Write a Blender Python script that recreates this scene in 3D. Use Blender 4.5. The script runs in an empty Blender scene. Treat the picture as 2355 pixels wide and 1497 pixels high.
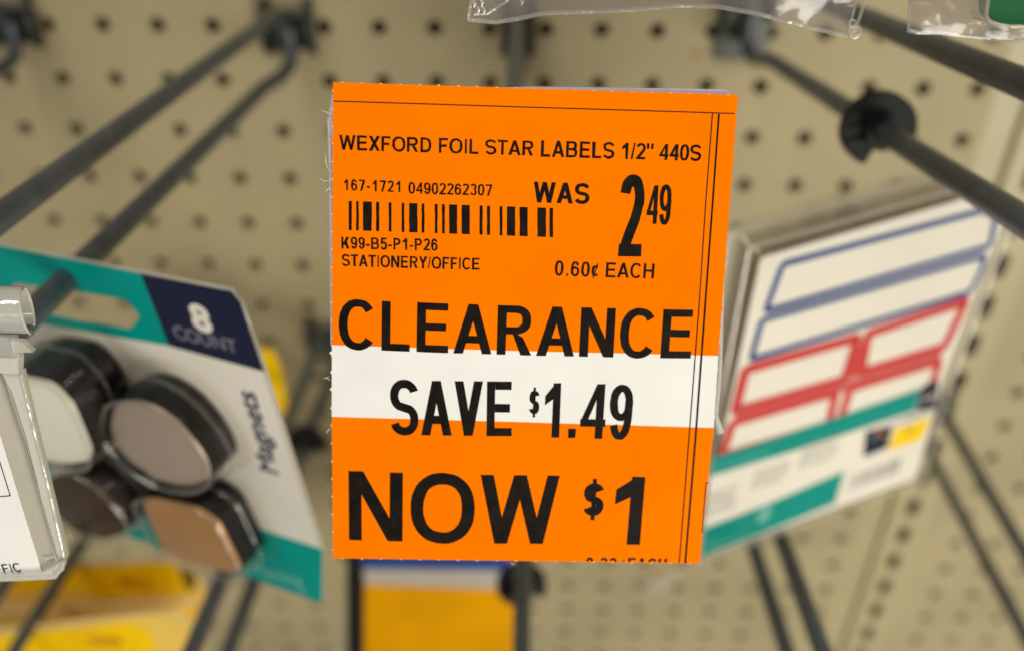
import bpy, math, random
import numpy as np
from mathutils import Vector, Matrix, noise
from mathutils.geometry import tessellate_polygon
random.seed(7)
IN = 0.0254                      # the scene is worked out in inches, built in metres
PW, PH = 2355.0, 1497.0
FPX = 2092.6
# ---------------------------------------------------------------- camera
CAM = np.array([1.629, -16.439, 4.889])
_M = np.array([[0.99985, -0.00648, 0.01632], [0.01459, 0.82375, -0.56677], [-0.00977, 0.56692, 0.82371]])
# rows = camera right, down, forward given as (X right, Y down, Z into the board)
def _w(r): return np.array([r[0], r[2], -r[1]])
CR, CD, CF = _w(_M[0]), _w(_M[1]), _w(_M[2])
C = bpy.context.scene.collection
sc = bpy.context.scene
cam_d = bpy.data.cameras.new('camera')
cam = bpy.data.objects.new('camera', cam_d); C.objects.link(cam); sc.camera = cam
cam.matrix_world = Matrix(((CR[0], -CD[0], -CF[0], CAM[0]*IN), (CR[1], -CD[1], -CF[1], CAM[1]*IN),
                           (CR[2], -CD[2], -CF[2], CAM[2]*IN), (0, 0, 0, 1)))
cam_d.sensor_width = 36.0
cam_d.lens = FPX/PW*36.0
cam_d.clip_start = 0.01; cam_d.clip_end = 20
cam_d.dof.use_dof = True
cam_d.dof.focus_distance = 5.95*IN
cam_d.dof.aperture_fstop = (cam_d.lens/1000.0)/0.0038
# ---------------------------------------------------------------- light
w = bpy.data.worlds.new('World'); sc.world = w; w.use_nodes = True
bg = w.node_tree.nodes['Background']
bg.inputs['Color'].default_value = (1.0, 0.95, 0.86, 1); bg.inputs['Strength'].default_value = 0.25
def area(name, loc, target, sx, sy, power, col):
    d = bpy.data.lights.new(name, 'AREA'); d.shape = 'RECTANGLE'; d.size = sx; d.size_y = sy
    d.energy = power; d.color = col
    o = bpy.data.objects.new(name, d); C.objects.link(o)
    o.location = Vector(loc)*IN
    o.rotation_euler = (Vector(target)-Vector(loc)).to_track_quat('-Z', 'Y').to_euler()
    return o
area('ceiling_tube_lamp', (-24, -38, 52), (1, 0, -4), 1.2, 0.16, 12.0, (1.0, 0.96, 0.88))
area('ceiling_tube_lamp', (44, -46, 46), (6, 0, -8), 1.2, 0.16, 2.6, (1.0, 0.95, 0.86))
area('added_fill_lamp', (24, -40, -12), (8, 0, -10), 0.55, 0.5, 8.6, (1.0, 0.95, 0.84))  # added fill from low right, brightens the lower right of the board
sc.view_settings.view_transform = 'Standard'; sc.view_settings.look = 'None'
sc.view_settings.exposure = 0.0; sc.view_settings.gamma = 1.0
sc.render.engine = 'CYCLES'; sc.cycles.max_bounces = 12; sc.cycles.transparent_max_bounces = 24
sc.cycles.sample_clamp_indirect = 4.0

# ---------------------------------------------------------------- materials
def srgb(r, g, b):
    f = lambda c: (c/255/12.92) if c/255 <= 0.04045 else ((c/255+0.055)/1.055)**2.4
    return (f(r), f(g), f(b))
def mat(name, col, rough=0.5, metal=0.0, var=0.0, vscale=40.0, bump=0.0, bscale=200.0, spec=0.28, coat=0.0, detail=4.0):
    m = bpy.data.materials.new(name); m.use_nodes = True
    nt = m.node_tree; b = nt.nodes['Principled BSDF']
    b.inputs['Roughness'].default_value = rough; b.inputs['Metallic'].default_value = metal
    b.inputs['Specular IOR Level'].default_value = spec
    b.inputs['Coat Weight'].default_value = coat*0.25; b.inputs['Coat Roughness'].default_value = 0.12
    b.inputs['Base Color'].default_value = (*col, 1)
    tc = nt.nodes.new('ShaderNodeTexCoord')
    if var:
        n = nt.nodes.new('ShaderNodeTexNoise'); n.inputs['Scale'].default_value = vscale; n.inputs['Detail'].default_value = detail
        r = nt.nodes.new('ShaderNodeValToRGB')
        r.color_ramp.elements[0].position = 0.3; r.color_ramp.elements[1].position = 0.7
        r.color_ramp.elements[0].color = (*[max(0, c*(1-var)) for c in col], 1)
        r.color_ramp.elements[1].color = (*[min(1, c*(1+var)) for c in col], 1)
        nt.links.new(tc.outputs['Object'], n.inputs['Vector']); nt.links.new(n.outputs['Fac'], r.inputs['Fac'])
        nt.links.new(r.outputs['Color'], b.inputs['Base Color'])
    if bump:
        n2 = nt.nodes.new('ShaderNodeTexNoise'); n2.inputs['Scale'].default_value = bscale; n2.inputs['Detail'].default_value = 3
        bp = nt.nodes.new('ShaderNodeBump'); bp.inputs['Strength'].default_value = bump; bp.inputs['Distance'].default_value = 0.0005
        nt.links.new(tc.outputs['Object'], n2.inputs['Vector']); nt.links.new(n2.outputs['Fac'], bp.inputs['Height'])
        nt.links.new(bp.outputs['Normal'], b.inputs['Normal'])
    return m
def film(name, haze=(0.8, 0.78, 0.72), hz=0.12, tint=(0.97, 0.96, 0.93), rough=0.08, bump=0.0, bscale=60.0, gl=1.0, wave=0.0):
    """clear plastic: see-through, a little milky, glossy by angle"""
    m = bpy.data.materials.new(name); m.use_nodes = True
    nt = m.node_tree; nt.nodes.clear(); N = nt.nodes.new; L = nt.links.new
    out = N('ShaderNodeOutputMaterial'); tr = N('ShaderNodeBsdfTransparent'); tr.inputs['Color'].default_value = (*tint, 1)
    df = N('ShaderNodeBsdfDiffuse'); df.inputs['Color'].default_value = (*haze, 1)
    mx = N('ShaderNodeMixShader'); mx.inputs[0].default_value = hz
    gs = N('ShaderNodeBsdfGlossy'); gs.inputs['Roughness'].default_value = rough; gs.inputs['Color'].default_value = (1, 1, 1, 1)
    fr = N('ShaderNodeLayerWeight'); fr.inputs['Blend'].default_value = 0.5      # same from either side of the film
    pw = N('ShaderNodeMath'); pw.operation = 'POWER'; pw.inputs[1].default_value = 4.0; L(fr.outputs['Facing'], pw.inputs[0])
    ma = N('ShaderNodeMath'); ma.operation = 'MULTIPLY_ADD'; ma.inputs[1].default_value = 0.9; ma.inputs[2].default_value = 0.045; L(pw.outputs[0], ma.inputs[0])
    mul = N('ShaderNodeMath'); mul.operation = 'MULTIPLY'; mul.inputs[1].default_value = gl; mul.use_clamp = True
    m2 = N('ShaderNodeMixShader')
    L(tr.outputs[0], mx.inputs[1]); L(df.outputs[0], mx.inputs[2]); L(ma.outputs[0], mul.inputs[0]); L(mul.outputs[0], m2.inputs[0])
    L(mx.outputs[0], m2.inputs[1]); L(gs.outputs[0], m2.inputs[2]); L(m2.outputs[0], out.inputs['Surface'])
    if bump:
        tc = N('ShaderNodeTexCoord'); mp = N('ShaderNodeMapping'); mp.inputs['Scale'].default_value = (1, 1, 2.2)
        n2 = N('ShaderNodeTexNoise'); n2.inputs['Scale'].default_value = bscale; n2.inputs['Detail'].default_value = 5
        n2.inputs['Distortion'].default_value = wave
        bp = N('ShaderNodeBump'); bp.inputs['Strength'].default_value = bump; bp.inputs['Distance'].default_value = 0.004
        L(tc.outputs['Object'], mp.inputs['Vector']); L(mp.outputs[0], n2.inputs['Vector']); L(n2.outputs['Fac'], bp.inputs['Height'])
        for s in (gs, fr, df): L(bp.outputs['Normal'], s.inputs['Normal'])
    return m
M = {
 'board': mat('painted_hardboard', (0.415, 0.35, 0.20), 0.6, var=0.13, vscale=11, bump=0.25, bscale=500, spec=0.3),
 'back': mat('dark_backing', (0.05, 0.04, 0.02), 0.9),
 'upright': mat('painted_steel', (0.45, 0.39, 0.215), 0.42, var=0.05, vscale=20, spec=0.5),
 'wire': mat('gunmetal_wire', (0.115, 0.13, 0.142), 0.34, metal=0.5, var=0.18, vscale=160, bump=0.25, bscale=900),
 'bracket': mat('bracket_steel', (0.05, 0.053, 0.045), 0.34, metal=0.5, var=0.3, vscale=80),
 'blackplastic': mat('black_plastic', (0.009, 0.009, 0.008), 0.65),
 'orange': mat('fluorescent_orange_paper', (1.0, 0.198, 0.0), 0.62, var=0.05, vscale=55, bump=0.05, bscale=2500, spec=0.0),
 'tagwhite': mat('white_paper', (0.86, 0.85, 0.82), 0.65, var=0.03, vscale=120, bump=0.06, bscale=2500, spec=0.1),
 'paperedge': mat('torn_paper_edge', (0.95, 0.72, 0.45), 0.8),
 'ink': mat('black_ink', (0.008, 0.005, 0.003), 0.6, var=0.7, vscale=500, spec=0.12),
 'thinink': mat('brown_black_ink', (0.05, 0.012, 0.004), 0.6),
 'teal': mat('teal_print', srgb(0, 150, 140), 0.4, var=0.05, vscale=30, spec=0.06),
 'navy': mat('navy_print', srgb(28, 33, 58), 0.32, var=0.10, vscale=30, spec=0.12),
 'cardwhite': mat('white_card', srgb(226, 220, 208), 0.38, var=0.04, vscale=25, coat=0.3),
 'cardedge': mat('card_edge', srgb(190, 178, 155), 0.6),
 'printgrey': mat('grey_print', srgb(150, 143, 136), 0.5),
 'countgrey': mat('grey_lettering', srgb(120, 118, 132), 0.5),
 'printpale': mat('pale_print', srgb(232, 226, 214), 0.5),
 'tealpale': mat('pale_teal_print', srgb(110, 185, 175), 0.5),
 'navyprint': mat('navy_lettering', srgb(40, 45, 75), 0.5),
 'magpink': mat('pinkish_taupe_metal', srgb(178, 160, 148), 0.35, metal=0.15, var=0.03, vscale=30, coat=0.4),
 'magwhite': mat('white_enamel', srgb(236, 234, 222), 0.4, var=0.02, vscale=30, coat=0.4),
 'magblack': mat('dark_bronze', srgb(62, 46, 24), 0.7, spec=0.06),
 'magtan': mat('warm_brass', srgb(190, 140, 84), 0.35, metal=0.3, var=0.04, vscale=30, coat=0.3),
 'magside': mat('black_magnet_body', srgb(30, 26, 24), 0.25, coat=0.6),
 'rosered': mat('rose_print', srgb(206, 106, 104), 0.4),
 'blue': mat('blue_print', srgb(48, 78, 140), 0.4),
 'red': mat('red_print', srgb(208, 62, 58), 0.4),
 'labelwhite': mat('label_paper', srgb(240, 236, 226), 0.45, var=0.02, vscale=20, coat=0.2),
 'lemon': mat('lemon_print', srgb(252, 214, 0), 0.5, spec=0.05),
 'greystripe': mat('grey_white_print', srgb(186, 176, 164), 0.5),
 'yellow': mat('yellow_print', srgb(252, 198, 0), 0.5, var=0.12, vscale=22, spec=0.05),
 'yellowdeep': mat('deep_yellow_print', srgb(222, 160, 0), 0.45, var=0.08, vscale=40),
 'yellowpale': mat('pale_yellow_card', srgb(226, 188, 84), 0.45, var=0.14, vscale=18, coat=0.2),
 'amber': mat('amber_card', srgb(224, 156, 0), 0.5, var=0.2, vscale=14, spec=0.05),
 'olive': mat('olive_print', srgb(110, 88, 8), 0.5),
 'bluestrip': mat('blue_header_print', srgb(42, 72, 140), 0.4, var=0.15, vscale=30),
 'blackcard': mat('black_card', srgb(24, 18, 12), 0.5),
 'green': mat('green_enamel', srgb(24, 104, 60), 0.35, coat=0.5),
 'lavender': mat('old_label_paper', srgb(206, 200, 214), 0.6),
 'bag': film('crinkled_clear_film', haze=(0.62, 0.58, 0.55), hz=0.12, tint=(0.88, 0.87, 0.88), rough=0.13, bump=0.34, bscale=17, gl=1.1, wave=0.4),
 'bagedge': film('welded_film_edge', hz=0.22, rough=0.12, gl=1.6, bump=0.3, bscale=120),
 'blister': film('clear_blister', hz=0.0, rough=0.04, bump=0.12, bscale=70, gl=0.5, wave=0.5),
 'glint': film('blister_rim_gloss', haze=(0.8, 0.8, 0.8), hz=0.03, rough=0.05, gl=1.6, bump=0.2, bscale=150),
 'wrap': film('clear_wrap', hz=0.0, rough=0.10, bump=0.12, bscale=40, gl=0.75),
 'stackcard': mat('stacked_card_back', srgb(222, 210, 182), 0.6, var=0.08, vscale=40),
 'shell': film('clear_shell', haze=(0.84, 0.79, 0.66), hz=0.16, rough=0.1, bump=0.12, bscale=90, gl=1.2),
 'shelledge': film('clear_shell_edge', haze=(0.85, 0.8, 0.66), hz=0.42, rough=0.12, gl=2.0),
 'holder': film('reflection_haze_plastic', haze=(0.60, 0.56, 0.46), hz=0.72, rough=0.16, bump=0.12, bscale=260, gl=1.2),  # beige haze in the colour stands in for reflections on clear plastic
 'holderedge': film('clear_plastic_edge', haze=(0.80, 0.79, 0.72), hz=0.62, rough=0.08, gl=2.0, bump=0.1, bscale=200),
 'holderdark': film('clear_plastic_crease', haze=(0.22, 0.20, 0.16), hz=0.7, rough=0.2),
 'ring': film('clear_plastic_clip', haze=(0.80, 0.80, 0.74), hz=0.38, rough=0.06, gl=2.0, bump=0.15, bscale=90),
 'fibre': mat('paper_fibre', (0.85, 0.84, 0.75), 0.7),
}

# ---------------------------------------------------------------- helpers
def P(X, Y, wd):            # board coordinates in inches: right, down, out from the board
    return np.array([X, -wd, -Y], float)
def ray(px, py):
    return CR*((px-PW/2)/FPX) + CD*((py-PH/2)/FPX) + CF
class Frame:
    """a flat sheet's own frame: u right, v down, h out of its face"""
    def __init__(s, O, u, n):
        s.O = np.array(O, float); n = np.array(n, float); n /= np.linalg.norm(n)
        if n @ (CAM-s.O) < 0: n = -n
        u = np.array(u, float); u = u - n*(u@n); u /= np.linalg.norm(u)
        v = np.cross(n, u)
        if v[2] > 0: v = -v
        s.u, s.v, s.n = u, v, n
        s.k = 0.0; s.uc = 0.0        # curl of the sheet across its width
    def bend(s, u): return -s.k*(u-s.uc)**2
    def fp(s, px, py, h=0.0):        # where a line of sight meets the sheet raised by h
        d = ray(px, py); u = s.uc
        for _ in range(4 if s.k else 1):
            o = s.O + s.n*(h+s.bend(u)); t = ((o-CAM)@s.n)/(d@s.n); q = CAM+d*t-o; u = q@s.u
        return (q@s.u, q@s.v)
    def pt(s, u, v, h=0.0):
        return s.O + s.u*u + s.v*v + s.n*(h+s.bend(u))
def vp_dir(x, y):
    d = CR*((x-PW/2)/FPX)+CD*((y-PH/2)/FPX)+CF
    return d/np.linalg.norm(d)
class MB:
    def __init__(s): s.v = []; s.f = []; s.m = []; s.mats = []
    def mi(s, m):
        if m not in s.mats: s.mats.append(m)
        return s.mats.index(m)
    def add(s, vs, fs, m):
        k = len(s.v); i = s.mi(m); s.v += [tuple(q) for q in vs]
        for f in fs: s.f.append(tuple(a+k for a in f)); s.m.append(i)
    def box(s, c, ax, ay, az, m):    # centre and three half-axis vectors
        c, ax, ay, az = [np.array(q, float) for q in (c, ax, ay, az)]
        vs = [c+ax*a+ay*b+az*d for a in (-1, 1) for b in (-1, 1) for d in (-1, 1)]
        s.add(vs, [(0, 1, 3, 2), (4, 6, 7, 5), (0, 4, 5, 1), (2, 3, 7, 6), (0, 2, 6, 4), (1, 5, 7, 3)], m)
    def tube(s, pts, r, m, n=14, closed=False, caps=True):
        pts = [np.array(p, float) for p in pts]; N = len(pts); ref = None; rings = []
        for i, p in enumerate(pts):
            a = pts[(i-1) % N] if (closed or i) else pts[i]
            b = pts[(i+1) % N] if (closed or i < N-1) else pts[i]
            t = b-a; t /= np.linalg.norm(t)
            if ref is None:
                ref = np.cross(t, [0.31, 0.2, 0.93]); 
            ref = ref - t*(ref@t); ref /= np.linalg.norm(ref); o = np.cross(t, ref)
            rr = r[i] if hasattr(r, '__len__') else r
            rings.append([p+(ref*math.cos(2*math.pi*k/n)+o*math.sin(2*math.pi*k/n))*rr for k in range(n)])
        vs = [q for R in rings for q in R]; fs = []
        for i in range(N if closed else N-1):
            j = (i+1) % N
            for k in range(n): fs.append((i*n+k, i*n+(k+1) % n, j*n+(k+1) % n, j*n+k))
        if caps and not closed: fs += [tuple(range(n)), tuple(range((N-1)*n, N*n))]
        s.add(vs, fs, m)
    def build(s, name, parent=None, smooth=False, origin=None):
        me = bpy.data.meshes.new(name)
        if origin is None: origin = parent['_o'] if parent is not None and '_o' in parent else (0, 0, 0)
        o = Vector(origin)
        me.from_pydata([(Vector(q)-o)*IN for q in s.v], [], s.f)
        for m in s.mats: me.materials.append(m)
        me.polygons.foreach_set('material_index', s.m)
        me.update()
        if smooth:
            me.polygons.foreach_set('use_smooth', [True]*len(s.f))
            me.set_sharp_from_angle(angle=math.radians(40))
        ob = bpy.data.objects.new(name, me); C.objects.link(ob)
        if parent is not None: ob.parent = parent
        else: ob.location = o*IN
        return ob
def empty(name, O, label, cat, group=None):
    e = bpy.data.objects.new(name, None); C.objects.link(e); e.empty_display_size = 0.01
    e.location = Vector(O)*IN; e['_o'] = [float(a) for a in O]
    e['label'] = label; e['category'] = cat
    if group: e['group'] = group
    return e
def sub(parent_obj, mb, name, smooth=False):     # a sub-part: its parent mesh sits at the thing's own origin
    ob = mb.build(name, None, smooth, origin=parent_obj.parent['_o']); ob.location = (0, 0, 0); ob.parent = parent_obj
    return ob
def round_poly(pts, r, n=5):
    out = []; N = len(pts)
    for i in range(N):
        p = np.array(pts[i], float); a = np.array(pts[i-1], float); b = np.array(pts[(i+1) % N], float)
        rr = r[i] if hasattr(r, '__len__') else r
        if rr <= 0: out.append(tuple(p)); continue
        da = (a-p)/np.linalg.norm(a-p); db = (b-p)/np.linalg.norm(b-p)
        rr = min(rr, np.linalg.norm(a-p)*.48, np.linalg.norm(b-p)*.48)
        s0, s1 = p+da*rr, p+db*rr
        for k in range(n+1):
            t = k/n; out.append(tuple((1-t)**2*s0+2*t*(1-t)*p+t*t*s1))
    return out
def strips(F, poly, st=.09):      # a curled sheet is filled in narrow strips
    us = [q[0] for q in poly]; a = math.floor(min(us)/st); b = math.ceil(max(us)/st)
    if b-a <= 1: return [poly]
    out = []
    for i in range(a, b):
        q = clip(poly, lambda p: p[0]-i*st); q = clip(q, lambda p: (i+1)*st-p[0]) if len(q) > 2 else q
        if len(q) > 2: out.append(q)
    return out
def flat(mb, F, poly, m, h=0.0, holes=()):       # fill a polygon (with holes) on a frame
    if F.k and not holes:
        for q in strips(F, poly):
            q = [p for i, p in enumerate(q) if abs(p[0]-q[i-1][0])+abs(p[1]-q[i-1][1]) > 1e-7]
            if len(q) < 3: continue
            tris = tessellate_polygon([[Vector((p[0], p[1], 0)) for p in q]])
            mb.add([F.pt(p[0], p[1], h) for p in q], [tuple(t) for t in tris], m)
        return
    loops = [[Vector((q[0], q[1], 0)) for q in poly]]+[[Vector((q[0], q[1], 0)) for q in hl] for hl in holes]
    tris = tessellate_polygon(loops)
    vs = [F.pt(q.x, q.y, h) for L in loops for q in L]
    mb.add(vs, [tuple(t) for t in tris], m)
def rim(mb, F, poly, h0, h1, m):
    n = len(poly)
    mb.add([F.pt(*q, h0) for q in poly]+[F.pt(*q, h1) for q in poly], [(i, (i+1) % n, n+(i+1) % n, n+i) for i in range(n)], m)
def slab(mb, F, poly, h0, h1, m, holes=()):
    flat(mb, F, poly, m, h1, holes); flat(mb, F, poly, m, h0, holes); rim(mb, F, poly, h0, h1, m)
    for hl in holes: rim(mb, F, hl, h0, h1, m)
def pxs(F, pts, h=0.0): return [F.fp(x, y, h) for x, y in pts]
def circle(c, rx, ry, n=32, rot=0.0):
    return [(c[0]+rx*math.cos(a)*math.cos(rot)-ry*math.sin(a)*math.sin(rot), c[1]+rx*math.cos(a)*math.sin(rot)+ry*math.sin(a)*math.cos(rot))
            for a in [2*math.pi*k/n for k in range(n)]]
def superellipse(c, rx, ry, e=4.0, n=40, rot=0.0):
    o = []
    for k in range(n):
        a = 2*math.pi*k/n; x = abs(math.cos(a))**(2/e)*math.copysign(rx, math.cos(a)); y = abs(math.sin(a))**(2/e)*math.copysign(ry, math.sin(a))
        o.append((c[0]+x*math.cos(rot)-y*math.sin(rot), c[1]+x*math.sin(rot)+y*math.cos(rot)))
    return o
def ringband(mb, F, outer, inner, m, h):
    n = len(outer)
    mb.add([F.pt(*q, h) for q in outer]+[F.pt(*q, h) for q in inner], [(i, (i+1) % n, n+(i+1) % n, n+i) for i in range(n)], m)
def inset(poly, d):
    c = np.mean(np.array(poly), 0); n = len(poly); out = []
    P_ = [np.array(q) for q in poly]
    area2 = sum(P_[i][0]*P_[(i+1) % n][1]-P_[(i+1) % n][0]*P_[i][1] for i in range(n)); sg = 1 if area2 > 0 else -1
    for i in range(n):
        a, p, b = P_[i-1], P_[i], P_[(i+1) % n]
        e1 = p-a; e2 = b-p; e1 = e1/(np.linalg.norm(e1)+1e-12); e2 = e2/(np.linalg.norm(e2)+1e-12)
        n1 = np.array([-e1[1], e1[0]])*sg; n2 = np.array([-e2[1], e2[0]])*sg
        m = n1+n2; m /= (np.linalg.norm(m)+1e-12); k = max(0.5, m@n1)
        out.append(tuple(p+m*d/k))
    return out

# ---------------------------------------------------------------- lettering: grotesque capitals drawn as strokes
def _arc(cx, cy, rx, ry, a0, a1, n=14, e=2.25):
    o = []
    for k in range(n+1):
        a = math.radians(a0+(a1-a0)*k/n); c, s = math.cos(a), math.sin(a)
        o.append((cx+math.copysign(abs(c)**(2/e), c)*rx, cy+math.copysign(abs(s)**(2/e), s)*ry))
    return o
def _stroke(pts, t, h, closed=False):
    n = len(pts); L = []; R = []
    for i in range(n):
        a = pts[i-1] if (i or closed) else pts[i]; b = pts[(i+1) % n] if (i < n-1 or closed) else pts[i]
        dx, dy = b[0]-a[0], b[1]-a[1]; l = math.hypot(dx, dy) or 1; nx, ny = -dy/l, dx/l
        k = .5*math.hypot(t*nx, h*ny)
        L.append((pts[i][0]+nx*k, pts[i][1]+ny*k)); R.append((pts[i][0]-nx*k, pts[i][1]-ny*k))
    return [[L[i], L[(i+1) % n], R[(i+1) % n], R[i]] for i in range(n if closed else n-1)]
def _r(x0, y0, x1, y1): return [(x0, y0), (x1, y0), (x1, y1), (x0, y1)]
def _dg(xb, xt, wd, y0=0.0, y1=1.0): return [(xb, y0), (xb+wd, y0), (xt+wd, y1), (xt, y1)]
ADV = dict(zip('ABCDEFGHIJKLMNOPQRSTUVWXYZ', [.722,.722,.722,.722,.667,.611,.778,.722,.278,.556,.722,.611,.833,.722,.778,.667,.778,.722,.667,.611,.722,.667,.944,.667,.667,.611]))
ADV.update({c: .556 for c in '0123456789$'}); ADV.update({'¢': .5, '.': .278, '-': .333, '/': .278, ' ': .278, '"': .42})
def glyph(c, W, t, h):
    """polygons of a capital of width W and height 1; t = upright, h = level stroke"""
    o = []; cx = W/2
    def ring(x, y, rx, ry): return _stroke(_arc(x, y, rx-t/2, ry-h/2, 0, 360, 32)[:-1], t, h, True)
    def bowl(x0, y0, y1, xr):       # half ring to the right
        ry = (y1-y0)/2-h/2; rx = min(ry*1.05, (xr-x0)*.62); cxx = xr-t/2-rx
        return [_r(x0, y0, cxx+.001, y0+h), _r(x0, y1-h, cxx+.001, y1)]+_stroke(_arc(cxx, (y0+y1)/2, rx, ry, -90, 90, 14), t, h)
    if c == 'E': o = [_r(0,0,t,1), _r(t,0,W,h), _r(t,1-h,W*.97,1), _r(t,.5-h*.4,W*.92,.5+h*.6)]
    elif c == 'F': o = [_r(0,0,t,1), _r(t,1-h,W,1), _r(t,.5-h*.6,W*.88,.5+h*.4)]
    elif c == 'L': o = [_r(0,0,t,1), _r(t,0,W,h)]
    elif c == 'I': o = [_r(cx-t/2,0,cx+t/2,1)]
    elif c == 'T': o = [_r(0,1-h,W,1), _r(cx-t/2,0,cx+t/2,1-h)]
    elif c == 'H': o = [_r(0,0,t,1), _r(W-t,0,W,1), _r(t,.5-h*.4,W-t,.5+h*.6)]
    elif c == 'N': o = [_r(0,0,t,1), _r(W-t,0,W,1), _dg(W-t*1.15,0,t*1.15)]
    elif c == 'M': o = [_r(0,0,t,1), _r(W-t,0,W,1), _dg(cx-t*.6,0,t*1.2), _dg(cx-t*.6,W-t*1.2,t*1.2)]
    elif c == 'U': o = [_r(0,.35,t,1), _r(W-t,.35,W,1)]+_stroke(_arc(cx,.35,cx-t/2,.35-h/2,180,360,16), t, h)
    elif c == 'A':
        k = t*1.08; y = .215; f = lambda yy: (cx-k/2)*yy
        o = [_dg(0,cx-k/2,k), _dg(W-k,cx-k/2,k), [(f(y)+k*.7,y),(W-f(y)-k*.7,y),(W-f(y+h)-k*.7,y+h),(f(y+h)+k*.7,y+h)]]
    elif c == 'V': k = t*1.08; o = [_dg(cx-k/2,0,k), _dg(cx-k/2,W-k,k)]
    elif c == 'W':
        k = t*1.0; a = W*.27; b = W*.73
        o = [_dg(a-k*.5,0,k), _dg(a-k*.5,cx-k/2,k), _dg(b-k*.5,cx-k/2,k), _dg(b-k*.5,W-k,k)]
    elif c == 'X': k = t*1.25; o = [_dg(0,W-k,k), _dg(W-k,0,k)]
    elif c == 'Y': k = t*1.15; o = [_dg(cx-k/2,0,k,.42,1), _dg(cx-k/2,W-k,k,.42,1), _r(cx-t/2,0,cx+t/2,.44)]
    elif c == 'K': k = t*1.3; o = [_r(0,0,t,1), _dg(t*.6,W-k*1.1,k,.30,1), _dg(W-k,t*1.5,k,0,.60)]
    elif c == 'Z': o = [_r(0,0,W,h), _r(0,1-h,W,1), _dg(0,W-t*1.3,t*1.3,h,1-h)]
    elif c == 'O': o = _stroke(_arc(cx,.5,cx-t/2,.515-h/2,0,360,40)[:-1], t, h, True)
    elif c == '0': o = _stroke(_arc(cx,.5,cx-t/2,.51-h/2,0,360,32,2.5)[:-1], t, h, True)
    elif c == 'C': o = _stroke(_arc(cx+.01,.5,cx-t/2,.515-h/2,40,320,34), t, h)
    elif c == 'G': o = _stroke(_arc(cx,.5,cx-t/2,.515-h/2,42,340,34), t, h)+[_r(cx,.38,W,.38+h), _r(W-t,.08,W,.4)]
    elif c == 'D': o = [_r(0,0,t,1)]+bowl(t, 0, 1, W)
    elif c == 'P': o = [_r(0,0,t,1)]+bowl(t, .40, 1, W)
    elif c == 'B': o = [_r(0,0,t,1)]+bowl(t, 0, .5+h*.55, W)+bowl(t, .5-h*.45, 1, W*.95)
    elif c == 'R': o = [_r(0,0,t,1)]+bowl(t, .42, 1, W*.97)+[[(W-t*1.22,0),(W,0),(W*.66+t*.35,.36),(W*.5+t*.15,.44),(W*.45,.42)]]
    elif c in 'S$':
        rx = cx-t/2; ry = .25-h/4+.004; yt, yb = 1.01-h/2-ry, -.01+h/2+ry
        top = _arc(cx, yt, rx, ry, 18, 238, 18); bot = _arc(cx, yb, rx, ry, 58, -162, 18)
        o = _stroke(top+bot, t, h)
        if c == '$': o = _stroke([(x, .04+y*.92) for x, y in top+bot], t*.92, h*.92)+[_r(cx-t*.22,-.10,cx+t*.22,1.10)]
    elif c == '¢': o = _stroke(_arc(cx,.42,cx-t/2,.30,40,320,24), t, h)+[_dg(cx-.16,cx+.10,t*.45,-.08,.92)]
    elif c == '1':
        x = W*.78-t; o = [_r(x,0,x+t,1), [(x, .70), (x-W*.34, .60), (x-W*.34, .60+h*1.15), (x+t*.35, 1), (x+t*.6, .86)]]
    elif c == '2':
        rx = cx-t/2; p = _arc(cx, .72, rx, .285-h/2, 168, -30, 18)
        p += [(cx+rx*.50, .46), (cx-rx*.15, .29), (t*.62, h*.8)]
        o = _stroke(p, t, h)+[_r(0,0,W,h)]
    elif c == '3':
        rx = cx-t/2; o = _stroke(_arc(cx,.75-h/6,rx*.95,.26-h/3,160,-80,16), t, h)+_stroke(_arc(cx,.26+h/8,rx,.27-h/2.4,80,-165,16), t, h)
    elif c == '4': o = [_r(W*.60,0,W*.60+t,1), _r(0,.22,W,.22+h), [(0,.22+h*.6),(t*.85,.22+h*.6),(W*.60+t*.4,1-h*.9),(W*.60+t*.35,1),(W*.60,1)]]
    elif c == '5':
        o = [_r(W*.16,1-h,W*.94,1), [(W*.02,.46),(W*.02+t*.95,.46),(W*.16+t*.8,1),(W*.14,1)]]+_stroke(_arc(cx,.33,cx-t/2,.345-h/2,150,-160,22), t, h)
    elif c in '69':
        p = _stroke(_arc(cx,.325,cx-t/2,.335-h/2,0,360,26)[:-1], t, h, True)+_stroke(_arc(cx,.5,cx-t/2,.51-h/2,30,190,16), t, h)
        p += [_r(0,.3,t,.52)]
        o = p if c == '6' else [[(W-x, 1-y) for x, y in q] for q in p]
    elif c == '7': o = [_r(0,1-h,W,1), _dg(W*.22,W-t*1.05,t*1.05,0,1-h*.5)]
    elif c == '8': o = ring(cx,.745,cx*.93,.265)+ring(cx,.27,cx,.28)
    elif c == '-': o = [_r(0,.29,W,.29+h)]
    elif c == '.': o = [_r(cx-t*.55,0,cx+t*.55,h*1.15)]
    elif c == '/': o = [_dg(0,W-t*.75,t*.75,-.01,1.01)]
    elif c == '"': o = [_r(cx-t*1.25,.66,cx-t*.35,1), _r(cx+t*.35,.66,cx+t*1.25,1)]
    return o
def _rag(x, y, k, s):      # ink spread: a small wobble that neighbouring strokes share
    v = noise.noise_vector(Vector((x*9+s*31, y*9, 2.7)))+noise.noise_vector(Vector((x*27, y*27+s*13, 5.1)))*.6
    return x+v.x*k, y+v.y*k
def clip(poly, f):       # keep the part of a polygon where f >= 0
    out = []; n = len(poly)
    for i in range(n):
        a, b = poly[i], poly[(i+1) % n]; fa, fb = f(a), f(b)
        if fa >= 0: out.append(a)
        if (fa >= 0) != (fb >= 0):
            t = fa/(fa-fb); out.append((a[0]+(b[0]-a[0])*t, a[1]+(b[1]-a[1])*t))
    return out
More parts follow.
